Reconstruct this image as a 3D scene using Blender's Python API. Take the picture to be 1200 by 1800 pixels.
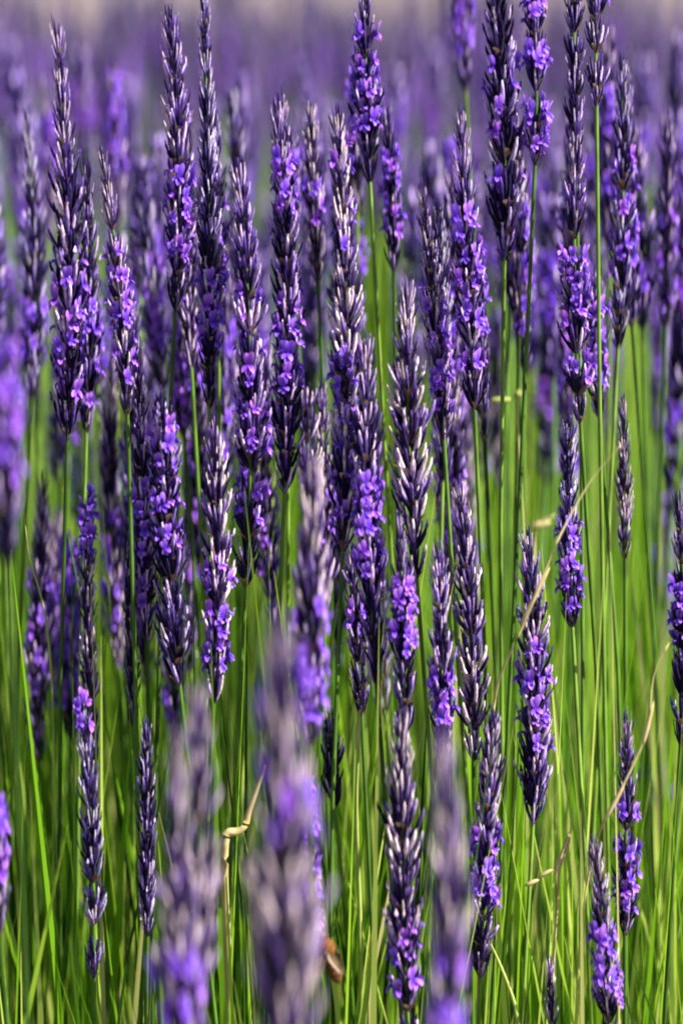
import bpy, math, random
import numpy as np
from mathutils import Vector, Matrix, Quaternion

for o in list(bpy.data.objects):
    bpy.data.objects.remove(o)
SC = bpy.context.scene
COL = SC.collection
RND = random.Random(11)
NPR = np.random.RandomState(7)

# ------------------------------------------------------------------ camera
CAM_Z = 1.25
F = 4800.0                       # focal length in photograph pixels (frame 1200 x 1800)
PITCH = math.atan(950 / F)
FOCUS = 1.22
cam_data = bpy.data.cameras.new('camera')
cam = bpy.data.objects.new('camera', cam_data)
COL.objects.link(cam)
cam.location = (0, 0, CAM_Z)
cam.rotation_euler = (math.pi / 2 - PITCH, 0, 0)
cam_data.sensor_fit = 'HORIZONTAL'
cam_data.sensor_width = 36
cam_data.lens = 36 * F / 1200
cam_data.clip_start = 0.05
cam_data.clip_end = 2000
cam_data.dof.use_dof = True
cam_data.dof.focus_distance = FOCUS
cam_data.dof.aperture_fstop = 4.5
cam_data.dof.aperture_ratio = 2.0
SC.camera = cam

# ------------------------------------------------------------------ light
SUN_EL = math.radians(47)
SUN_AZ = math.radians(110)        # from the view direction towards the right
sun_dir = Vector((math.sin(SUN_AZ) * math.cos(SUN_EL), math.cos(SUN_AZ) * math.cos(SUN_EL), math.sin(SUN_EL)))
world = bpy.data.worlds.new('World')
SC.world = world
world.use_nodes = True
wn = world.node_tree.nodes
wl = world.node_tree.links
sky = wn.new('ShaderNodeTexSky')
sky.sky_type = 'NISHITA'
sky.sun_disc = False
sky.sun_elevation = SUN_EL
sky.sun_rotation = SUN_AZ
bg = wn['Background']
bg.inputs['Strength'].default_value = 0.05
wl.new(sky.outputs['Color'], bg.inputs['Color'])
sun_data = bpy.data.lights.new('sun', 'SUN')
sun_data.energy = 5.0
sun_data.angle = math.radians(0.5)
sun_data.color = (1.0, 0.95, 0.87)
sun = bpy.data.objects.new('sun', sun_data)
COL.objects.link(sun)
sun.location = (2, 1, 4)
sun.rotation_euler = sun_dir.to_track_quat('Z', 'Y').to_euler()
SC.view_settings.view_transform = 'Standard'
SC.view_settings.look = 'None'
SC.view_settings.gamma = 1
SC.view_settings.exposure = 1.75
SC.cycles.use_denoising = True
SC.cycles.filter_width = 2.0
SC.cycles.max_bounces = 5
SC.cycles.transparent_max_bounces = 4


def at(px, py, d):
    """World point on the vertical plane d metres in front of the camera."""
    rx, ru = (px - 600) / F, -(py - 900) / F
    c, s = math.cos(PITCH), math.sin(PITCH)
    y = c + ru * s
    z = -s + ru * c
    k = d / y
    return Vector((rx * k, d, CAM_Z + z * k))


# ------------------------------------------------------------------ materials
def new_mat(name):
    m = bpy.data.materials.new(name)
    m.use_nodes = True
    nt = m.node_tree
    for n in list(nt.nodes):
        nt.nodes.remove(n)
    out = nt.nodes.new('ShaderNodeOutputMaterial')
    return m, nt, out


def ramp(nt, fac, stops):
    r = nt.nodes.new('ShaderNodeValToRGB')
    el = r.color_ramp.elements
    while len(el) < len(stops):
        el.new(0.5)
    for e, (p, c) in zip(el, stops):
        e.position = p
        e.color = (*c, 1)
    nt.links.new(fac, r.inputs['Fac'])
    return r.outputs['Color']


def attr(nt, name):
    a = nt.nodes.new('ShaderNodeAttribute')
    a.attribute_name = name
    return a.outputs['Fac']


def math_node(nt, op, a, b):
    n = nt.nodes.new('ShaderNodeMath')
    n.operation = op
    for i, v in enumerate((a, b)):
        if isinstance(v, (int, float)):
            n.inputs[i].default_value = v
        else:
            nt.links.new(v, n.inputs[i])
    return n.outputs[0]


def mult_col(nt, a, b, fac=1.0):
    n = nt.nodes.new('ShaderNodeMix')
    n.data_type = 'RGBA'
    n.blend_type = 'MULTIPLY'
    n.inputs[0].default_value = fac
    nt.links.new(a, n.inputs[6])
    nt.links.new(b, n.inputs[7])
    return n.outputs[2]


def leafy(nt, out, col, translucent, rough, sheen=0.0, spec=0.3):
    p = nt.nodes.new('ShaderNodeBsdfPrincipled')
    p.inputs['Roughness'].default_value = rough
    p.inputs['Specular IOR Level'].default_value = spec
    p.inputs['Sheen Weight'].default_value = sheen
    p.inputs['Sheen Roughness'].default_value = 0.4
    nt.links.new(col, p.inputs['Base Color'])
    if translucent > 0:
        t = nt.nodes.new('ShaderNodeBsdfTranslucent')
        nt.links.new(col, t.inputs['Color'])
        mx = nt.nodes.new('ShaderNodeMixShader')
        mx.inputs[0].default_value = translucent
        nt.links.new(p.outputs[0], mx.inputs[1])
        nt.links.new(t.outputs[0], mx.inputs[2])
        nt.links.new(mx.outputs[0], out.inputs['Surface'])
    else:
        nt.links.new(p.outputs[0], out.inputs['Surface'])
    return p


def mat_calyx():
    m, nt, out = new_mat('calyx_felt')
    r = attr(nt, 'rnd')
    c1 = ramp(nt, r, [(0.0, (0.008, 0.003, 0.022)), (0.36, (0.022, 0.009, 0.070)),
                      (0.58, (0.115, 0.065, 0.260)), (0.78, (0.370, 0.285, 0.530)), (1.0, (0.68, 0.61, 0.58))])  # near-black stops also stand in for shade in the gaps between buds
    oi = nt.nodes.new('ShaderNodeObjectInfo')
    c2 = mult_col(nt, c1, oi.outputs['Color'])
    # dark ribbing and down along each calyx
    tc = nt.nodes.new('ShaderNodeTexCoord')
    mp = nt.nodes.new('ShaderNodeMapping')
    mp.inputs['Scale'].default_value = (1400, 1400, 260)
    nt.links.new(tc.outputs['Object'], mp.inputs['Vector'])
    nz = nt.nodes.new('ShaderNodeTexNoise')
    nz.inputs['Scale'].default_value = 1.0
    nz.inputs['Detail'].default_value = 2
    nt.links.new(mp.outputs[0], nz.inputs['Vector'])
    st = ramp(nt, nz.outputs['Fac'], [(0.35, (0.35, 0.30, 0.42)), (0.62, (1.25, 1.2, 1.25))])
    c3 = mult_col(nt, c2, st)
    leafy(nt, out, c3, 0.18, 0.85, sheen=0.12, spec=0.06)
    return m


def mat_flower():
    m, nt, out = new_mat('violet_petal')
    t = attr(nt, 'rnd')
    c1 = ramp(nt, t, [(0.0, (0.06, 0.010, 0.30)), (0.55, (0.17, 0.040, 0.58)), (1.0, (0.46, 0.22, 0.86))])  # pale rim end puts sunlit highlights into the petal colour
    oi = nt.nodes.new('ShaderNodeObjectInfo')
    v = ramp(nt, oi.outputs['Random'], [(0.0, (0.75, 0.7, 1.0)), (0.6, (1, 1, 1)), (1.0, (1.25, 0.95, 0.95))])
    leafy(nt, out, mult_col(nt, c1, v), 0.35, 0.5, sheen=0.1)
    return m


def mat_bract():
    m, nt, out = new_mat('papery_bract')
    c = ramp(nt, attr(nt, 'rnd'), [(0.0, (0.07, 0.03, 0.03)), (0.5, (0.22, 0.14, 0.07)), (1.0, (0.42, 0.36, 0.22))])
    leafy(nt, out, c, 0.2, 0.8)
    return m


def mat_stem():
    m, nt, out = new_mat('green_stem')
    oi = nt.nodes.new('ShaderNodeObjectInfo')
    c = ramp(nt, oi.outputs['Random'], [(0.0, (0.022, 0.050, 0.008)), (0.5, (0.055, 0.125, 0.014)), (1.0, (0.13, 0.22, 0.03))])
    tc = nt.nodes.new('ShaderNodeTexCoord')
    nz = nt.nodes.new('ShaderNodeTexNoise')
    nz.inputs['Scale'].default_value = 60
    nt.links.new(tc.outputs['Object'], nz.inputs['Vector'])
    v = ramp(nt, nz.outputs['Fac'], [(0.3, (0.6, 0.6, 0.6)), (0.7, (1.3, 1.3, 1.2))])
    leafy(nt, out, mult_col(nt, c, v), 0.0, 0.6, spec=0.12)
    return m


def mat_blade(name, stops, tr=0.52):
    m, nt, out = new_mat(name)
    c = ramp(nt, attr(nt, 'rnd'), stops)
    leafy(nt, out, c, tr, 0.5, spec=0.15)
    return m


def mat_plain(name, lo, hi, scale, rough=0.8, tr=0.0):
    m, nt, out = new_mat(name)
    tc = nt.nodes.new('ShaderNodeTexCoord')
    nz = nt.nodes.new('ShaderNodeTexNoise')
    nz.inputs['Scale'].default_value = scale
    nz.inputs['Detail'].default_value = 6
    nt.links.new(tc.outputs['Object'], nz.inputs['Vector'])
    c = ramp(nt, nz.outputs['Fac'], [(0.3, lo), (0.7, hi)])
    leafy(nt, out, c, tr, rough, spec=0.2)
    return m


M_CALYX = mat_calyx()
M_FLOWER = mat_flower()
M_BRACT = mat_bract()
M_STEM = mat_stem()
M_GRASS = mat_blade('grass_blade', [(0.0, (0.008, 0.028, 0.006)), (0.28, (0.030, 0.085, 0.006)), (0.48, (0.110, 0.270, 0.009)),
                                    (0.72, (0.260, 0.450, 0.018)), (0.93, (0.48, 0.56, 0.12)), (1.0, (0.42, 0.34, 0.18))])
M_STRAW = mat_plain('dry_straw', (0.34, 0.27, 0.10), (0.60, 0.50, 0.26), 40, 0.6, 0.2)
M_STRAWGREEN = mat_plain('fading_grass', (0.22, 0.30, 0.05), (0.42, 0.46, 0.14), 40, 0.6, 0.2)
M_DEADLEAF = mat_plain('dead_leaf', (0.24, 0.08, 0.02), (0.50, 0.24, 0.06), 120, 0.7, 0.3)
M_SOIL = mat_plain('dry_soil', (0.105, 0.078, 0.075), (0.155, 0.12, 0.115), 0.8, 0.95)
M_BEEFUR = mat_plain('bee_fur', (0.06, 0.020, 0.005), (0.17, 0.065, 0.012), 900, 0.9)
M_BEEBAND = mat_plain('bee_dark', (0.02, 0.012, 0.008), (0.07, 0.035, 0.015), 900, 0.4)
M_BEEWING = mat_plain('bee_wing', (0.16, 0.10, 0.05), (0.34, 0.24, 0.14), 400, 0.3, 0.6)


# ------------------------------------------------------------------ mesh builder
class MB:
    def __init__(self):
        self.v, self.f, self.mi, self.rnd = [], [], [], []
        self.n = 0

    def add(self, verts, faces, mi=0, rnd=0.5):
        verts = np.asarray(verts, float)
        self.v.append(verts)
        r = np.asarray(rnd, float)
        self.rnd.append(np.full(len(verts), float(rnd)) if r.ndim == 0 else r)
        self.f += [tuple(i + self.n for i in f) for f in faces]
        self.mi += [mi] * len(faces)
        self.n += len(verts)

    def mesh(self, name, mats, smooth=True):
        me = bpy.data.meshes.new(name)
        me.from_pydata(np.concatenate(self.v).tolist(), [], self.f)
        for m in mats:
            me.materials.append(m)
        me.polygons.foreach_set('material_index', self.mi)
        a = me.attributes.new('rnd', 'FLOAT', 'POINT')
        a.data.foreach_set('value', np.concatenate(self.rnd))
        if smooth:
            me.polygons.foreach_set('use_smooth', [True] * len(me.polygons))
        me.update()
        return me


def frame(d):
    d = np.asarray(d, float)
    d = d / np.linalg.norm(d)
    a = np.array([0, 0, 1.0]) if abs(d[2]) < 0.9 else np.array([1.0, 0, 0])
    u = np.cross(d, a); u /= np.linalg.norm(u)
    return u, np.cross(d, u), d


def tube(mb, pts, rad, sides=6, mi=0, rnd=0.5, cap=True, phase=0.0):
    pts = [np.asarray(p, float) for p in pts]
    n = len(pts)
    vs, rr = [], []
    rn = np.broadcast_to(np.asarray(rnd, float), (n,))
    for i, p in enumerate(pts):
        d = pts[min(i + 1, n - 1)] - pts[max(i - 1, 0)]
        u, w, _ = frame(d)
        for k in range(sides):
            a = phase + 2 * math.pi * k / sides
            vs.append(p + rad[i] * (math.cos(a) * u + math.sin(a) * w))
            rr.append(rn[i])
    fs = []
    for i in range(n - 1):
        for k in range(sides):
            k2 = (k + 1) % sides
            fs.append((i * sides + k, i * sides + k2, (i + 1) * sides + k2, (i + 1) * sides + k))
    if cap:
        fs.append(tuple(range(sides))[::-1])
        fs.append(tuple((n - 1) * sides + k for k in range(sides)))
    mb.add(vs, fs, mi, rr)


def petal(mb, base, direc, side, length, width, cup, mi=0, r0=0.2, r1=1.0):
    """A rounded, cupped lobe of 3 x 2 quads."""
    base = np.asarray(base, float); direc = np.asarray(direc, float); side = np.asarray(side, float)
    direc = direc / np.linalg.norm(direc); side = side / np.linalg.norm(side)
    nrm = np.cross(direc, side)
    vs, rr = [], []
    for t, wf in ((0, 0.45), (0.4, 1.0), (0.8, 0.85), (1.0, 0.35)):
        for s in (-1, 0, 1):
            bend = cup * (t * t) + (0.12 if s else 0.0) * wf
            vs.append(base + direc * (t * length * (1.0 if s == 0 else 0.96)) + side * (s * wf * width / 2) + nrm * bend * length)
            rr.append(r0 + (r1 - r0) * t)
    fs = [(i * 3 + j, i * 3 + j + 1, i * 3 + j + 4, i * 3 + j + 3) for i in range(3) for j in range(2)]
    mb.add(vs, fs, mi, rr)


# ---------------------------------------------------------- lavender pieces
W_RAD, W_LEN = 0.0086, 0.0150        # nominal whorl radius and calyx length


def calyx(mb, ang, r0, z0, length, spread, fat, rnd, sides=6, rings=5, open_mouth=False):
    ca, sa = math.cos(ang), math.sin(ang)
    out = np.array([ca, sa, 0.0])
    p0 = out * r0 + np.array([0, 0, z0])
    prof = {5: ((0, .55), (.22, .95), (.55, 1.0), (.85, .80), (1.0, .25)),
            3: ((0, .6), (.5, 1.0), (1.0, .25))}[rings]
    pts, rad, rr = [], [], []
    for t, w in prof:
        pts.append(p0 + out * (spread * math.sin(t * 1.35)) + np.array([0, 0, length * t]))
        rad.append(fat * w)
        rr.append(min(1, max(0, rnd + 0.55 * (t - 0.62))))  # darker base, paler tip: shade between calyces put into the colour
    tube(mb, pts, rad, sides, 0, rr, True, ang)
    if open_mouth:      # small teeth round the calyx mouth
        for k in range(3):
            a = ang + (k - 1) * 0.9
            petal(mb, pts[-2], [math.cos(a) * .5, math.sin(a) * .5, 1], [-math.sin(a), math.cos(a), 0], length * .22, fat * .9, 0.1, 0, rnd, min(1, rnd + .3))


def whorl_mesh(seed, pale):
    r = random.Random(seed)
    mb = MB()
    n = r.choice((10, 11, 12))
    for layer in range(2):
        m = n if layer == 0 else 6
        for k in range(m):
            if r.random() < 0.06:
                continue
            a = 2 * math.pi * (k + 0.5 * layer + r.uniform(-.25, .25)) / m
            c = (r.betavariate(.6, .6) * 0.95 + pale) if layer == 0 else r.uniform(0, .4) + pale * .5  # inner ring coloured darker to stand in for shade inside the whorl
            calyx(mb, a, 0.0011, (0.0 if layer == 0 else 0.0045) + r.uniform(-.0016, .0016), W_LEN * r.uniform(.8, 1.15),
                  W_RAD * (r.uniform(.60, 1.22) if layer == 0 else r.uniform(.3, .6)), r.uniform(.00072, .00125),
                  max(0, min(1, c)), 6, 5, r.random() < 0.5)
    for k in range(3):
        a = r.uniform(0, 6.28)
        petal(mb, [math.cos(a) * .0012, math.sin(a) * .0012, -.001], [math.cos(a) * .75, math.sin(a) * .75, 1.0],
              [-math.sin(a), math.cos(a), 0], .008 * r.uniform(.8, 1.3), .0042, -0.15, 1, r.random() * .6, r.random())
    return mb.mesh('whorl', [M_CALYX, M_BRACT])


def flower_mesh(seed):
    r = random.Random(seed)
    mb = MB()
    tube(mb, [(0, 0, 0), (.0022, 0, .0024), (.0040, 0, .0042)], [.0008, .0011, .0014], 5, 0, (0.1, .25, .4), False)
    b = (.0038, 0, .0040)
    for s in (-1, 1):
        petal(mb, b, [.35 + r.uniform(-.1, .2), s * .42, 1.2], [-.3, 1, -s * .2], .0058 * r.uniform(.85, 1.15), .0040, .1, 0, r.uniform(.25, .45), 1.0)
    for s in (-1, 0, 1):
        petal(mb, b, [.9, s * .85, -.55 + .3 * abs(s)], [-.6 * s, 1, 0], .0042 * r.uniform(.85, 1.2), .0033, -.25, 0, r.uniform(.15, .35), r.uniform(.7, .95))
    return mb.mesh('flower', [M_FLOWER])


WHORLS = {'pale': [whorl_mesh(100 + i, 0.28) for i in range(5)],
          'mid': [whorl_mesh(200 + i, 0.12) for i in range(5)],
          'dark': [whorl_mesh(300 + i, -0.10) for i in range(5)]}
FLOWERS = [flower_mesh(400 + i) for i in range(5)]


def link(name, data, parent=None, loc=(0, 0, 0), mat=None):
    o = bpy.data.objects.new(name, data)
    COL.objects.link(o)
    if parent:
        o.parent = parent
    o.location = loc
    return o


def tag(o, label, cat, group=None, kind=None):
    o['label'] = label
    o['category'] = cat
    if group:
        o['group'] = group
    if kind:
        o['kind'] = kind


TINT = {'pale': (1.0, 0.95, 0.98, 1), 'mid': (0.92, 0.80, 1.08, 1), 'dark': (0.75, 0.68, 0.95, 1), 'blue': (0.80, 0.82, 1.02, 1)}


def stem_mesh(root, pts, r0, r1):
    mb = MB()
    n = len(pts)
    tube(mb, [p - root for p in pts], [r0 + (r1 - r0) * i / (n - 1) for i in range(n)], 5)
    return mb.mesh('stem', [M_STEM])


def bez(a, b, c, t):
    return a * (1 - t) ** 2 + b * (2 * t * (1 - t)) + c * t * t


def ground_point(tip, base, rr):
    ax = base - tip
    k = base.z / max(0.05, -ax.z)
    g = base + ax * k * 0.55
    return Vector((g.x + rr.uniform(-.09, .09), g.y + rr.uniform(-.05, .08), 0.0))


def lavender_stalk(tip_px, base_px, w, d, zones, label, tone='mid', group='lavender stalks in flower', seed=0):
    """One flowering stalk: stem, a stack of whorls, open flowers on the whorls."""
    rr = random.Random(seed * 17 + 3)
    tip, base = at(*tip_px, d), at(*base_px, d + rr.uniform(-.01, .01))
    g = ground_point(tip, base, rr)
    root = link('lavender_stalk', None, None, g)
    root.empty_display_size = 0.02
    tag(root, label, 'lavender', group)
    width = w / F * d
    axis = tip - base
    bow = Vector((rr.uniform(-.03, .03), rr.uniform(-.03, .03), 0)) * axis.length * 4
    ctrl = (tip + base) / 2 + bow * 0.35
    ctl2 = base - (ctrl - base).normalized() * (base.z * 0.5)
    pts = [bez(g, ctl2, base, i / 9) for i in range(10)] + [bez(base, ctrl, tip, i / 6 * (1 - .022 / axis.length)) for i in range(1, 7)]
    link('stem', stem_mesh(g, pts, 0.0013, 0.0007), root)
    L = axis.length
    s_w = width * 0.84 / (2 * W_RAD)
    sp = 0.0082 * (0.55 + 0.45 * s_w)
    n = max(4, int(L / sp))
    top_y, bot_y = tip_px[1], base_px[1]
    clen = W_LEN * (0.7 + 0.4 * s_w)
    p_tip, p_full, p_exp = rr.uniform(.18, .36), rr.uniform(.3, .75), rr.uniform(.6, 1.2)
    p_wave, p_freq, p_ph = rr.uniform(.03, .14), rr.uniform(9, 20), rr.uniform(0, 6)
    for i in range(n):
        t = (i + rr.uniform(-.28, .28)) / n
        t = max(0.0, min(1.0, t)) * (1 - clen * .35 / L)
        p = bez(base, ctrl, tip, t)
        tan = (2 * (1 - t) * (ctrl - base) + 2 * t * (tip - ctrl)).normalized()
        u = 1 - t                                        # 0 at the tip, 1 at the base
        if i and 0.3 < u and rr.random() < (.16 if u > .7 else .05):
            continue
        prof = p_tip + (1 - p_tip) * min(1, u / p_full) ** p_exp
        prof *= 1 + p_wave * math.sin(u * p_freq + p_ph)
        if u > 0.88:
            prof *= 1 - (u - 0.88) * 2.4
        prof *= rr.uniform(.86, 1.1)
        if t > 0.72:
            kind = 'pale' if tone != 'dark' else 'mid'
        elif u > 0.80:
            kind = rr.choice(('dark', 'dark', 'mid')) if tone != 'pale' else 'mid'
        else:
            kind = {'pale': rr.choice(('pale', 'pale', 'mid')), 'mid': rr.choice(('mid', 'mid', 'pale', 'dark')),
                    'dark': rr.choice(('dark', 'dark', 'mid')), 'blue': rr.choice(('mid', 'pale', 'dark'))}[tone]
        o = link('whorl', rr.choice(WHORLS[kind]), root, p - g)
        q = Vector((0, 0, 1)).rotation_difference(tan)
        o.rotation_mode = 'QUATERNION'
        o.rotation_quaternion = q @ Quaternion((0, 0, 1), rr.uniform(0, 6.28))
        sc = s_w * prof
        o.scale = (sc, sc, 0.45 * sc + 0.62 * (0.6 + 0.4 * s_w))
        tn = TINT[tone]
        j = rr.uniform(.85, 1.15)
        o.color = (tn[0] * j, tn[1] * j, tn[2] * j, 1)
        ypix = bot_y + (top_y - bot_y) * (t + .4 * sp / L)
        k = 0
        for (y0, y1, dens) in zones:
            if y0 - 12 <= ypix <= y1 + 12:
                k = max(k, int(dens * 1.55 + rr.random()))
        a0 = rr.uniform(0, 6.28)
        for m in range(k):
            a = a0 + m * 6.28 / k + rr.uniform(-.5, .5)
            f = link('flower', rr.choice(FLOWERS), o)
            rad = W_RAD * rr.uniform(.30, .62)
            f.location = (math.cos(a) * rad, math.sin(a) * rad, W_LEN * rr.uniform(.35, .85))
            f.rotation_euler = (rr.uniform(-.35, .35), rr.uniform(-.35, .3), a)
            k2 = rr.uniform(.58, .92) * (0.5 + 0.5 * s_w)
            f.scale = (k2 / sc, k2 / sc, 1.45 * k2 / o.scale[2])
    return root


# ------------------------------------------------------------------ the setting
mb = MB()
S = 600.0
mb.add([(-S, -20, 0), (S, -20, 0), (S, 2 * S, 0), (-S, 2 * S, 0)], [(0, 1, 2, 3)])
ground = link('ground', mb.mesh('ground', [M_SOIL], False))
ground['kind'] = 'structure'
ground['label'] = 'pale dry soil beyond and beneath the lavender'


def blade_mass(name, spec, mat, label):
    """Uncountable upright blades, joined."""
    V, Fc, R = [], [], []
    nv = 0
    SEG = 5
    for (x, y, h, w, lean_x, lean_y, curl, yaw, rnd) in spec:
        t = np.linspace(0, 1, SEG + 1)
        wid = w * np.array([0.9, 1.0, 0.95, 0.75, 0.45, 0.03])
        cx = x + lean_x * t + curl * t ** 3
        cy = y + lean_y * t
        cz = h * (t - 0.10 * abs(curl) * t ** 4)
        dx, dy = math.cos(yaw), math.sin(yaw)
        a = np.stack([cx - dx * wid / 2, cy - dy * wid / 2, cz], 1)
        b = np.stack([cx + dx * wid / 2, cy + dy * wid / 2, cz], 1)
        vs = np.empty((2 * (SEG + 1), 3))
        vs[0::2] = a
        vs[1::2] = b
        V.append(vs)
        R.append(np.full(len(vs), rnd))
        for i in range(SEG):
            Fc.append((nv + 2 * i, nv + 2 * i + 1, nv + 2 * i + 3, nv + 2 * i + 2))
        nv += len(vs)
    me = bpy.data.meshes.new(name)
    me.from_pydata(np.concatenate(V).tolist(), [], Fc)
    me.materials.append(mat)
    me.attributes.new('rnd', 'FLOAT', 'POINT').data.foreach_set('value', np.concatenate(R))
    me.polygons.foreach_set('use_smooth', [True] * len(me.polygons))
    o = link(name, me)
    tag(o, label, 'grass', kind='stuff')
    return o


spec = []
r = random.Random(5)
for i in range(15500):
    u = r.random()
    if u < .5:
        d = r.uniform(1.06, 1.75)
    else:
        d = 1.6 + 5.4 * r.random() ** 1.5
    half = 0.13 * d + 0.40
    x = r.uniform(-half, half)
    tall = r.random() < 0.22
    h = r.uniform(.70, .93) if not tall else r.uniform(.88, 1.05)
    if d < 1.14:
        h = min(h, r.uniform(.70, .86))
    w = r.uniform(.0030, .0120) * (0.6 if tall else 1)
    if d > 1.6 and r.random() < .14:
        w *= r.uniform(1.6, 2.8)
    patch = math.sin(x * 23 + 1.3 * d) * math.cos(d * 7 + x * 11)
    c = min(0.9, max(0, r.gauss(.56 + .16 * patch, .27)))
    if r.random() < .08:
        c = r.uniform(.93, 1.0)
    if d > 2.6 and math.sin(x * 5.1 + 2.0) * math.sin(d * 1.9 + x) > .25:
        h = r.uniform(.95, 1.13)
        c = r.uniform(.1, .45)
    spec.append((x, d, h, w, r.gauss(0, .05), r.gauss(0, .04), r.gauss(0, .035), r.uniform(0, 3.14), c))
for (gx, gy, gd, gn, gc) in ((662, 350, 1.55, 26, .72), (545, 310, 1.7, 10, .6), (402, 170, 2.3, 14, .33), (15, 340, 2.0, 14, .4),
                             (150, 460, 1.6, 8, .6), (880, 800, 1.6, 22, .74), (950, 480, 1.7, 14, .66), (1120, 800, 1.7, 16, .55)):
    for i in range(gn):                            # taller tufts
        p = at(gx + r.gauss(0, 16), gy + abs(r.gauss(0, 70)), gd + r.uniform(-.08, .12))
        spec.append((p.x, p.y, p.z, r.uniform(.006, .012), r.gauss(0, .01), 0, r.gauss(0, .008), r.uniform(-.6, .6), min(.9, max(.1, r.gauss(gc, .1)))))
blade_mass('grass', spec, M_GRASS, 'tall bright green grass and stems filling the gaps between the lavender')

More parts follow.
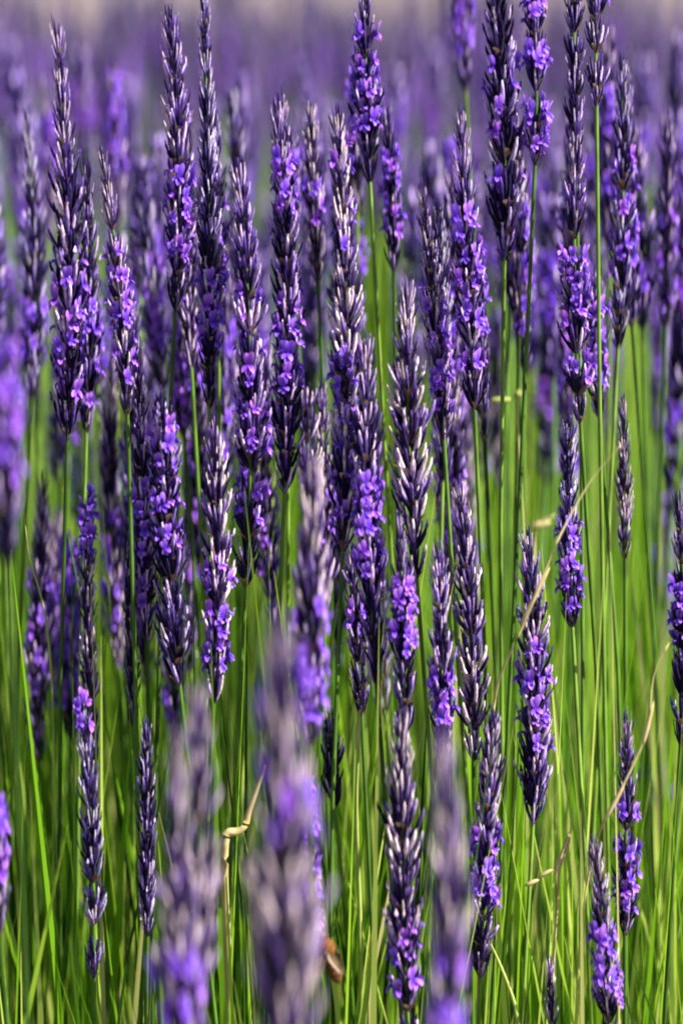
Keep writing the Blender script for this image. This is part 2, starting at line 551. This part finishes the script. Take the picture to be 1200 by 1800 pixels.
# ------------------------------------------------------------------ lavender in the middle of the row
HEROES = [
 # tip, base, width, depth, open-flower zones (y0, y1, per whorl), tone, label
 ((98, 35), (118, 775), 80, 1.20, [(480, 720, 2.6)], 'mid', 'broad tall lavender spike tapering to a thin grey tip, dark base with scattered violet flowers'),
 ((178, 262), (224, 730), 46, 1.20, [(470, 700, 2.2)], 'pale', 'pale lavender spike leaning right with one bright bloom halfway down its side'),
 ((242, 600), (258, 1130), 52, 1.22, [(880, 1080, 2.5)], 'mid', 'slim spike with deep violet flowers low down, touching the stout dark-based spike'),
 ((296, 18), (308, 548), 56, 1.21, [(325, 490, 4.0)], 'mid', 'slender spike with a solid block of violet flowers just above its bare base'),
 ((358, -30), (368, 715), 52, 1.22, [(510, 625, 4.0)], 'blue', 'long grey-blue spike with a short violet band above a dark lower end'),
 ((420, 292), (432, 1030), 70, 1.19, [(530, 700, 1.6), (740, 950, 3.8)], 'mid', 'thick spike heavily set with violet flowers in its lower third'),
 ((485, 175), (500, 862), 64, 1.20, [(300, 385, 2.5), (560, 695, 3.6)], 'mid', 'spike with a bare black-green base above a clean dark stem'),
 ((590, 190), (602, 965), 72, 1.20, [(280, 470, 1.0), (660, 960, 2.4)], 'pale', 'tall mauve-grey spike with tightly plaited buds and violet flecks near its foot'),
 ((640, -12), (650, 320), 58, 1.27, [(80, 235, 4.0)], 'dark', 'dark spike with glowing violet flowers against the pale far field'),
 ((678, 190), (692, 480), 40, 1.30, [(290, 430, 3.2)], 'dark', 'narrow leaning spike with blue-violet flowers above the bright green gap'),
 ((645, 582), (662, 1210), 60, 1.17, [(880, 1015, 3.4)], 'mid', 'mauve spike with reddish buds and violet flowers clustered at mid height'),
 ((715, 490), (732, 1015), 76, 1.18, [], 'pale', 'wide grey spike of closed pale buds with hardly any open flower'),
 ((702, 900), (712, 1290), 58, 1.16, [(1055, 1155, 5.0)], 'dark', 'dark spike with one dense pink-violet tuft beneath the wide grey spike'),
 ((738, 318), (780, 772), 50, 1.21, [(560, 745, 2.2)], 'pale', 'slanting spike with pale tip and flowers along one side, on a bare dark stem'),
 ((810, 190), (834, 725), 60, 1.20, [(410, 665, 3.6)], 'mid', 'upright spike with wiry pale tip and strong violet lower half'),
 ((846, 500), (852, 775), 34, 1.27, [(520, 640, 1.6)], 'dark', 'short blackish spike tucked behind the wiry-tipped one'),
 ((866, -80), (886, 455), 78, 1.21, [(150, 340, 1.6)], 'dark', 'bulky spike, nearly black on its shaded side and pale mauve on its lit side'),  # dark tone carries this spike's shaded side in its colour
 ((930, -90), (940, 288), 50, 1.22, [(20, 65, 4), (105, 155, 5), (195, 275, 4)], 'dark', 'spike with vivid flower rings, its yellow-green stem bare below'),
 ((1010, -110), (1012, 285), 38, 1.26, [], 'dark', 'very dark narrow spike with no open flowers'),  # dark tone stands in for shadow lying on this spike
 ((1046, -90), (1048, 185), 48, 1.24, [(0, 60, 1)], 'mid', 'spike with pale buds and thin green stem next to the very dark one'),
 ((1015, 228), (1020, 745), 60, 1.20, [(480, 670, 3.2)], 'mid', 'straight spike with thin grey tip and intense blue-violet flowers at its base'),
 ((1050, 480), (1054, 735), 44, 1.26, [(560, 710, 3.0)], 'mid', 'short pinkish-violet spike hugging the straight blue-violet one'),
 ((1094, 690), (1098, 985), 34, 1.24, [], 'pale', 'small thin grey spike standing alone against green'),
 ((1000, 735), (1006, 1105), 44, 1.20, [(950, 1085, 2.8)], 'blue', 'thin dark spike ending in a few violet flowers, crossed by a straw'),
 ((925, 940), (936, 1455), 66, 1.18, [(1180, 1345, 3.0)], 'mid', 'plump isolated spike with violet lower half, crossed by a dry straw'),
 ((1190, 870), (1196, 1310), 54, 1.18, [(1050, 1140, 4)], 'dark', 'dark spike with a blue-violet flower patch standing apart near the small grey spike'),
 ((868, 1250), (844, 1720), 58, 1.14, [(1490, 1625, 4.2)], 'mid', 'spike leaning left with a bright violet cluster above its tapered base'),
 ((1102, 1260), (1098, 1650), 52, 1.14, [(1450, 1610, 3.4)], 'mid', 'spike with violet lower half entangled with a yellow straw'),
 ((1042, 1480), (1072, 1850), 60, 1.12, [(1640, 1810, 3.6)], 'pale', 'low spike with pale tip and bright violet foot leaning on its straw-tangled neighbour'),
 ((965, 1680), (970, 1880), 28, 1.14, [], 'pale', 'tiny thin pale spike poking up through green grass'),
 ((806, 850), (832, 1335), 64, 1.17, [], 'pale', 'greenish-grey spike of closed buds with a ragged outline'),
 ((770, 950), (780, 1350), 48, 1.16, [(1200, 1295, 4)], 'mid', 'narrow grey spike with a violet flare near its blackish base'),
 ((705, 1255), (722, 1880), 76, 1.10, [(1670, 1800, 3.2)], 'pale', 'large pale spike with silvery buds and violet flowers at the bottom'),
 ((548, 800), (545, 1310), 78, 1.05, [(1085, 1295, 3.0)], 'pale', 'large soft mauve spike with big violet flowers below, rising over the close-up blurred one'),
 ((530, 1350), (545, 1690), 50, 1.10, [(1420, 1660, 4)], 'mid', 'violet-flowered spike with a bee at its foot'),
 ((158, 870), (166, 1350), 40, 1.22, [(890, 985, 3.0)], 'pale', 'thin spike with violet tip flowers and grey chain-like buds below'),
 ((143, 1230), (165, 1722), 48, 1.14, [(1235, 1300, 2)], 'blue', 'slate-blue spike with separated whorls and tidy stem'),
 ((255, 1262), (258, 1645), 42, 1.15, [], 'dark', 'narrow blackish spike of closed buds beside a tan blade'),
 ((222, 950), (236, 1285), 32, 1.22, [], 'dark', 'black-violet thin spike close to the stout one'),
 ((285, 690), (316, 1205), 68, 1.17, [(765, 975, 3.2)], 'dark', 'stout violet spike with drooping dark whorls at its base'),
 ((374, 740), (376, 1235), 60, 1.18, [(1020, 1205, 3.0)], 'pale', 'grey spike with beaded buds above and violet whorls at its pointed base'),
 ((540, 690), (546, 900), 50, 1.26, [], 'pale', 'short mauve spike wedged between two taller ones'),
 ((614, 960), (636, 1265), 50, 1.18, [(1080, 1140, 3)], 'mid', 'dark-budded spike directly under the tightly plaited mauve one'),
 ((580, 1260), (590, 1425), 46, 1.20, [], 'dark', 'small dark bud cluster low among the green stems'),
 ((45, 190), (56, 700), 46, 1.36, [(560, 640, 2.4)], 'blue', 'soft slate spike half hidden behind the broad tall one'),
 ((78, 130), (84, 420), 40, 1.60, [(240, 330, 4)], 'mid', 'out-of-focus spike with one lilac glow beside the thin grey tip'),
 ((200, 120), (208, 400), 40, 1.55, [(170, 310, 4)], 'mid', 'out-of-focus violet spike rising behind the pale leaning one'),
 ((316, 500), (324, 770), 40, 1.33, [(580, 750, 3.6)], 'mid', 'soft violet spike below the one with a solid flower block'),
 ((120, 960), (124, 1300), 70, 1.34, [(1010, 1250, 5)], 'mid', 'soft lilac spike with pinkish flowers beside the chain-like thin one'),
 ((512, 230), (516, 420), 40, 1.36, [(290, 370, 3)], 'mid', 'soft violet bloom beside the spike with a black-green base'),
 ((625, 110), (628, 380), 44, 1.38, [(150, 260, 2)], 'dark', 'soft dark violet spike behind the glowing one'),
 ((790, 260), (794, 480), 36, 1.50, [(290, 460, 3.4)], 'mid', 'blurred purple spike behind the wiry-tipped one'),
 ((812, -60), (818, 160), 46, 1.45, [(0, 90, 4)], 'mid', 'blurred violet spike above the wiry-tipped one'),
 ((924, 400), (930, 660), 34, 1.60, [(460, 560, 3), (600, 640, 3)], 'mid', 'blurred purple spike beneath the vivid ringed one'),
 ((1068, 40), (1072, 440), 46, 1.42, [(200, 360, 3.4)], 'mid', 'blurred lilac spike beside the pale-budded one'),
 ((872, 560), (878, 860), 36, 1.55, [(590, 700, 1.6)], 'pale', 'blurred mauve spike behind the small pale grass node'),
 ((895, 430), (896, 540), 34, 1.35, [], 'dark', 'dark bud cluster hanging below the bulky side-lit spike'),
 # near and blurred
 ((486, 1090), (500, 1960), 160, 0.82, [(1230, 1290, 1.2), (1430, 1520, 2)], 'pale', 'large very blurred lavender spike close up, purple grey'),
 ((778, 1300), (778, 1900), 84, 0.88, [(1690, 1830, 4)], 'pale', 'blurred purple-grey spike close up overlapping the large pale one'),
 ((350, 1205), (356, 1730), 78, 0.92, [], 'pale', 'blurred grey-mauve spike close up with bare brown stem'),
 ((308, 1280), (326, 1880), 92, 0.90, [(1730, 1850, 3)], 'pale', 'blurred smoky spike close up touching its bare-stemmed twin'),
 ((8, 610), (14, 1000), 66, 0.94, [(640, 870, 3.5)], 'dark', 'blurred dark violet spike close up beside the broad tall one'),
 ((-6, 1400), (0, 1650), 50, 1.05, [(1430, 1570, 4)], 'mid', 'short violet spike low in the grass near the slate-blue one'),
]
for i, (tp, bp, w, d, zones, tone, lab) in enumerate(HEROES):
    lavender_stalk(tp, bp, w, d, zones, lab, tone, 'lavender stalks in flower', i + 1)


# soft stalks that stand close behind and between the sharp ones
rq = random.Random(55)
SOFT = {'mid': 'slightly soft purple lavender stalk wedged close behind the sharp spikes',
        'dark': 'slightly soft blackish lavender stalk wedged close behind the sharp spikes',
        'pale': 'slightly soft pale grey lavender stalk wedged close behind the sharp spikes',
        'blue': 'slightly soft slate-blue lavender stalk wedged close behind the sharp spikes'}
for i in range(46):
    x = rq.uniform(0, 830) if i < 36 else rq.uniform(830, 1200)
    y0 = rq.uniform(120, 900) if x < 830 else rq.uniform(20, 380)
    if abs(x - 665) < 42 and y0 < 700:
        x += 90
    ln = rq.uniform(300, 560)
    z0 = y0 + ln * rq.uniform(.4, .6)
    dx = rq.gauss(8, 10)
    tone = rq.choice(('mid', 'dark', 'pale', 'mid', 'blue'))
    lavender_stalk((x, y0), (x + dx, y0 + ln), rq.uniform(38, 56), rq.uniform(1.26, 1.42), [(z0, z0 + ln * rq.uniform(.2, .4), rq.uniform(1.5, 3))],
                   SOFT[tone], tone,
                   'soft lavender stalks close behind', 200 + i)


# ------------------------------------------------------------------ lavender behind
def simple_head(mb, base, tip, width, rr, flowers, sides=4):
    """A flower head of joined buds and petals for stalks far from the lens."""
    ax = np.array(tip) - np.array(base)
    L = np.linalg.norm(ax)
    n = max(5, int(L / 0.0115))
    zdir = ax / L
    u, w, _ = frame(zdir)
    Rm = np.stack([u, w, zdir], 1)
    sub = MB()
    f0, f1 = flowers
    for i in range(n):
        t = i / n
        prof = 0.35 + 0.65 * min(1, (1 - t) / .45)
        for k in range(6):
            a = 2 * math.pi * (k + rr.random()) / 6
            calyx(sub, a, .001, t * L * .92, .015 * rr.uniform(.8, 1.1), width / 2 * prof * rr.uniform(.7, 1), .0018,
                  max(0, min(1, rr.betavariate(1.3, 1.2) * .8 + .14)), sides, 3)
        if f0 <= t <= f1:
            for k in range(4):
                a = rr.uniform(0, 6.28)
                c, s = math.cos(a), math.sin(a)
                b = [c * width / 2 * prof * .8, s * width / 2 * prof * .8, t * L * .92 + .008]
                for j in (-1, 1):
                    petal(sub, b, [c * .6 - s * j * .5, s * .6 + c * j * .5, 1.0], [-s, c, 0], .0075, .0055, .1, 1, .4, 1)
                petal(sub, b, [c, s, -.4], [-s, c, 0], .005, .005, -.2, 1, .3, .8)
    allv = np.concatenate(sub.v) @ Rm.T + np.array(base)
    mb.v.append(allv)
    mb.rnd.append(np.concatenate(sub.rnd))
    mb.f += [tuple(x + mb.n for x in f) for f in sub.f]
    mb.mi += sub.mi
    mb.n += len(allv)


HEAD_L = 0.12
HEADS = []
for i in range(7):
    rr = random.Random(900 + i)
    mbh = MB()
    f0 = rr.uniform(.05, .3)
    simple_head(mbh, (0, 0, 0), (rr.uniform(-.004, .004), 0, HEAD_L), .0165, rr, (f0, f0 + rr.uniform(.12, .40)))
    HEADS.append(mbh.mesh('flower_head', [M_CALYX, M_FLOWER]))
mbs = MB()
tube(mbs, [(0, 0, 0), (.004, 0, .35), (-.003, 0, .7), (0, 0, 1.0)], [.0018, .0016, .0013, .0009], 5)
STEM_UNIT = mbs.mesh('stem', [M_STEM])

rr = random.Random(77)
BACK = [(1136, 90, 340, 1.9), (1160, 370, 770, 1.75), (1192, 40, 370, 1.7), (1150, 1270, 1440, 1.5), (1166, 860, 1120, 1.6),
        (232, 130, 500, 2.0), (700, 110, 300, 1.9), (975, 260, 560, 1.8), (1100, 330, 560, 1.9), (20, 60, 300, 2.0)]
for i in range(95):
    d = rr.uniform(1.45, 3.1)
    BACK.append((rr.uniform(-60, 1260), None, None, d))
for i in range(85):                                   # lower, half hidden heads that close the gaps
    d = rr.uniform(1.40, 2.1)
    x = rr.uniform(-40, 800) if rr.random() < .75 else rr.uniform(800, 1240)
    y = rr.uniform(220, 640) if x < 800 else rr.uniform(150, 420)
    BACK.append((x, y, y + rr.uniform(240, 420) / d * 1.3, d))
for (x, y0, y1, d) in BACK:
    if d < 2.4 and abs(x - 662) < 38:
        continue
    if y0 is None:
        tipz = rr.uniform(1.05, 1.205)
        Lh = rr.uniform(.085, .14)
        tipp = Vector(((x - 600) / F * d, d, tipz))
    else:
        tipp = at(x, y0, d)
        Lh = tipp.z - at(x, y1, d).z
    ang = rr.gauss(0, .03)
    base = tipp - Vector((math.sin(ang) * Lh, 0, math.cos(ang) * Lh))
    g = Vector((base.x - math.sin(ang) * .4 + rr.uniform(-.02, .02), d + rr.uniform(-.03, .03), 0))
    root = link('lavender_stalk', None, None, g)
    tag(root, 'blurred lavender stalk standing just behind the sharp ones' if d < 1.75 else 'strongly blurred lavender stalk in the middle of the row' if d < 2.3 else 'hazy out-of-focus lavender stalk before the far purple mass', 'lavender', 'blurred lavender stalks behind')
    st = link('stem', STEM_UNIT, root)
    v = base - g
    st.rotation_mode = 'QUATERNION'
    st.rotation_quaternion = Vector((0, 0, 1)).rotation_difference(v)
    st.scale = (1, 1, v.length + .01)
    hd = link('flower_head', rr.choice(HEADS), root, base - g)
    hd.rotation_mode = 'QUATERNION'
    hd.rotation_quaternion = Vector((0, 0, 1)).rotation_difference(tipp - base) @ Quaternion((0, 0, 1), rr.uniform(0, 6.28))
    k = rr.uniform(.85, 1.15)
    hd.scale = (k, k, Lh / HEAD_L)
    j = rr.uniform(.8, 1.2)
    hd.color = (.66 * j, .60 * j, .86 * j, 1)

# the far part of the row, past counting
mbf = MB()
rr = random.Random(31)
SMALL = []
for i in range(6):
    m0 = MB()
    f0 = rr.uniform(.05, .25)
    simple_head(m0, (0, 0, 0), (0, 0, .125), .018, rr, (f0, f0 + rr.uniform(.12, .4)), 3)
    SMALL.append((np.concatenate(m0.v), m0.f, m0.mi, np.concatenate(m0.rnd)))
for i in range(1050):
    d = rr.uniform(3.1, 6.6)
    half = .125 * d + .35
    vv, ff, mi, rn = SMALL[i % 6]
    s = rr.uniform(.85, 1.2)
    a = rr.uniform(0, 6.28)
    R2 = np.array([[math.cos(a), -math.sin(a), rr.gauss(0, .06)], [math.sin(a), math.cos(a), 0], [0, 0, rr.uniform(.9, 1.3)]])
    p = np.array([rr.uniform(-half, half), d, rr.uniform(.90, 1.10)])
    v2 = (vv * s) @ R2.T + p
    mbf.v.append(v2)
    mbf.rnd.append(rn)
    mbf.f += [tuple(x + mbf.n for x in f) for f in ff]
    mbf.mi += mi
    mbf.n += len(v2)
    tube(mbf, [(p[0] + rr.uniform(-.03, .03), d, 0), (p[0], d, p[2] * .5), p], [.0018, .0016, .001], 4, 2)
far = link('lavender_field', mbf.mesh('lavender_field', [M_CALYX, M_FLOWER, M_STEM]))
tag(far, 'soft purple mass of lavender at the far side of the row', 'lavender', kind='stuff')
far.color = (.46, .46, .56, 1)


# ------------------------------------------------------------------ dry grass, leaves, bee
def straw(name, pxs, d, rad, mat, label, seeds=(), foot=True, group=None):
    pts = [at(x, y, d + dz) for (x, y, dz) in pxs]
    if foot:
        e = pts[-1]
        dx = max(-.3, min(.3, (pts[-1].x - pts[-2].x) / max(.004, pts[-2].z - pts[-1].z)))
        x, last = e.x, e.z
        for k, drop in enumerate((.02, .06, .14, .30, .55, 1.0)):
            z = e.z * (1 - drop)
            dx *= .6
            x += dx * (last - z)
            last = z
            pts.append(Vector((x, e.y + .03 * drop, z)))
    g = pts[-1].copy()
    root = link(name, None, None, g)
    tag(root, label, 'grass', group)
    m1 = MB()
    fine = []
    for i in range(len(pts) - 1):
        p0 = pts[max(i - 1, 0)]; p1 = pts[i]; p2 = pts[i + 1]; p3 = pts[min(i + 2, len(pts) - 1)]
        for s in range(4):
            t = s / 4
            fine.append(.5 * ((2 * p1) + (p2 - p0) * t + (2 * p0 - 5 * p1 + 4 * p2 - p3) * t * t + (3 * p1 - p0 - 3 * p2 + p3) * t ** 3))
    fine.append(pts[-1])
    n = len(fine)
    tube(m1, [p - g for p in fine], [rad * (.35 + .65 * min(1, i / (n * .3))) for i in range(n)], 5)
    link('stem', m1.mesh('stem', [mat]), root)
    for (x, y, ln, wd, ang) in seeds:
        m2 = MB()
        c = np.array([0.0, 0, 0])
        dv = np.array([math.cos(ang), 0, math.sin(ang)])
        k = d / F
        tube(m2, [c + dv * ln * k * (t - .5) for t in (0, .2, .5, .8, 1)], [wd * k * w / 2 for w in (.25, .8, 1, .7, .15)], 6)
        link('node', m2.mesh('node', [mat]), root, at(x, y, d) - g)
    return root


straw('dry_grass_stalk', [(1092, 780, 0), (1035, 850, 0), (980, 950, -.005), (925, 1085, -.01), (880, 1185, 0), (868, 1240, .01)], 1.135, .0006, M_STRAW,
      'thin straw slanting across the plump isolated lavender spike', [(940, 1048, 120, 9, 1.12)])
straw('dry_grass_stalk', [(1176, 1130, 0), (1148, 1190, 0), (1135, 1290, 0), (1085, 1400, 0), (1050, 1470, .01), (1030, 1560, .02)], 1.12, .0006, M_STRAW,
      'yellow straw bent across the violet spike low among green', [(1138, 1275, 90, 10, 1.35), (1080, 1410, 80, 10, 1.1)])
straw('dry_grass_stalk', [(1006, 1420, 0), (1000, 1480, 0), (984, 1528, 0), (978, 1600, .01), (972, 1700, .02)], 1.15, .0007, M_STRAW,
      'brown forked straw with a green jointed side shoot', [(988, 1500, 90, 9, 1.25), (960, 1535, 34, 9, .55), (935, 1552, 30, 10, .45)])
straw('dry_grass_stalk', [(466, 1345, 0), (452, 1385, 0), (438, 1425, 0), (430, 1452, 0), (415, 1463, 0), (400, 1466, 0), (394, 1490, 0), (394, 1560, .01), (400, 1680, .02)], 1.16, .0021, M_STRAW,
      'cream straw bent sharply beside the close-up blurred spike', [])
straw('grass_stem', [(925, 690, 0), (908, 694, 0), (912, 800, .01), (920, 950, .02)], 1.30, .0010, M_STRAWGREEN,
      'green grass stem with a pale crosswise joint', [(882, 703, 44, 12, .02), (912, 692, 22, 16, .6)])
straw('grass_stem', [(975, 905, 0), (945, 925, 0), (938, 960, .01), (940, 1100, .02)], 1.33, .0011, M_STRAW,
      'yellow bent grass joint behind the crossing straw', [(950, 922, 40, 14, .25)])
straw('grass_stem', [(862, 1660, 0), (880, 1700, 0), (905, 1770, 0), (912, 1840, 0)], 1.13, .0011, M_STRAWGREEN,
      'pale green blade arching from the base of the left-leaning spike', [])
straw('grass_stem', [(40, 880, 0), (52, 980, 0), (75, 1060, 0), (90, 1180, .01), (96, 1400, .02)], 1.22, .0006, M_STRAWGREEN,
      'pale grass stem curving below the broad tall spike', [])
straw('grass_stem', [(628, 1250, 0), (630, 1300, 0), (626, 1420, .01), (632, 1600, .02)], 1.17, .0011, M_STRAWGREEN,
      'green stem with a narrow pale pod under the dark-budded spike', [(629, 1285, 70, 13, 1.5)])


def leaf(px, py, d, ln, wd, ang, mat, label):
    c = at(px, py, d)
    g = Vector((c.x, c.y + .01, 0))
    root = link('dry_leaf', None, None, g)
    tag(root, label, 'leaf')
    k = d / F
    m1 = MB()
    dv = np.array([math.cos(ang), .25, math.sin(ang)])
    sv = np.array([-math.sin(ang), .5, math.cos(ang)])
    petal(m1, -dv * ln * k / 2, dv, sv, ln * k, wd * k, .18)
    o = link('leaf_blade', m1.mesh('leaf_blade', [mat]), root, c - g)
    sm = o.modifiers.new('smooth', 'SUBSURF')
    sm.levels = sm.render_levels = 1
    so = o.modifiers.new('thick', 'SOLIDIFY')
    so.thickness = .0004
    st = Vector(c) - Vector(dv * ln * k / 2)
    m2 = MB()
    tube(m2, [st - g, (st + g) * .5 - g + Vector((.004, 0, 0)), Vector((0, 0, 0))], [.0008, .001, .0012], 5)
    link('stem', m2.mesh('stem', [M_STRAW]), root)


leaf(246, 1770, 1.32, 130, 44, 1.5, M_DEADLEAF, 'rust-brown dead leaf among the grass beneath the narrow blackish spike')
leaf(222, 1785, 1.36, 120, 24, 1.45, M_STRAW, 'cream withered leaf next to the rust-brown one')


def bee(px, py, d):
    c = at(px, py, d)
    root = link('bee', None, None, c)
    tag(root, 'small orange-brown bee clinging beside the base of a violet-flowered spike', 'bee')
    k = d / F
    ax = Vector((.35, -.15, -1)).normalized()
    rot = Vector((0, 0, 1)).rotation_difference(-ax)

    def ell(name, off, ra, rb, mat, parent=root):
        m = MB()
        n = 9
        tube(m, [(0, 0, ra * math.cos(math.pi * i / (n - 1))) for i in range(n)],
             [max(.02 * rb, rb * math.sin(math.pi * i / (n - 1))) for i in range(n)], 10)
        o = link(name, m.mesh(name, [mat]), parent, Vector(off) if parent is root else off)
        return o
    body = ell('thorax', (0, 0, 0), 20 * k, 17 * k, M_BEEFUR)
    ell('head', -ax * 25 * k, 10 * k, 11 * k, M_BEEBAND)
    ab = ell('abdomen', ax * 40 * k, 28 * k, 15 * k, M_BEEFUR)
    ab.rotation_mode = 'QUATERNION'
    ab.rotation_quaternion = rot
    for z in (-10, 2, 13):
        m = MB()
        tube(m, [(0, 0, (z - 3) * k), (0, 0, (z + 3) * k)], [15.6 * k * math.sqrt(max(.1, 1 - ((z - 3) / 28) ** 2)), 15.6 * k * math.sqrt(max(.1, 1 - ((z + 3) / 28) ** 2))], 12)
        link('stripe', m.mesh('stripe', [M_BEEBAND]), ab)
    for s in (-1, 1):
        m = MB()
        petal(m, (0, -.0035, 0), (.55 * s + .25, -.3, -1), (1, .3 * s, .4), 52 * k, 18 * k, .05)
        link('wing', m.mesh('wing', [M_BEEWING]), root)
    for s in (-1, 1):
        for j in range(3):
            m = MB()
            b = Vector((s * 10 * k, 0, (4 - 8 * j) * k))
            tube(m, [b, b + Vector((s * 16 * k, -6 * k, -12 * k)), b + Vector((s * 12 * k, -4 * k, -(34 + 8 * j) * k))], [2.2 * k, 2 * k, 1.2 * k], 5)
            link('leg', m.mesh('leg', [M_BEEBAND]), root)
        m = MB()
        b = -ax * 32 * k
        tube(m, [b, b + Vector((s * 6 * k, -4 * k, 10 * k)), b + Vector((s * 12 * k, -8 * k, 12 * k))], [1.2 * k, 1 * k, .8 * k], 4)
        link('antenna', m.mesh('antenna', [M_BEEBAND]), root)


bee(574, 1668, 1.095)
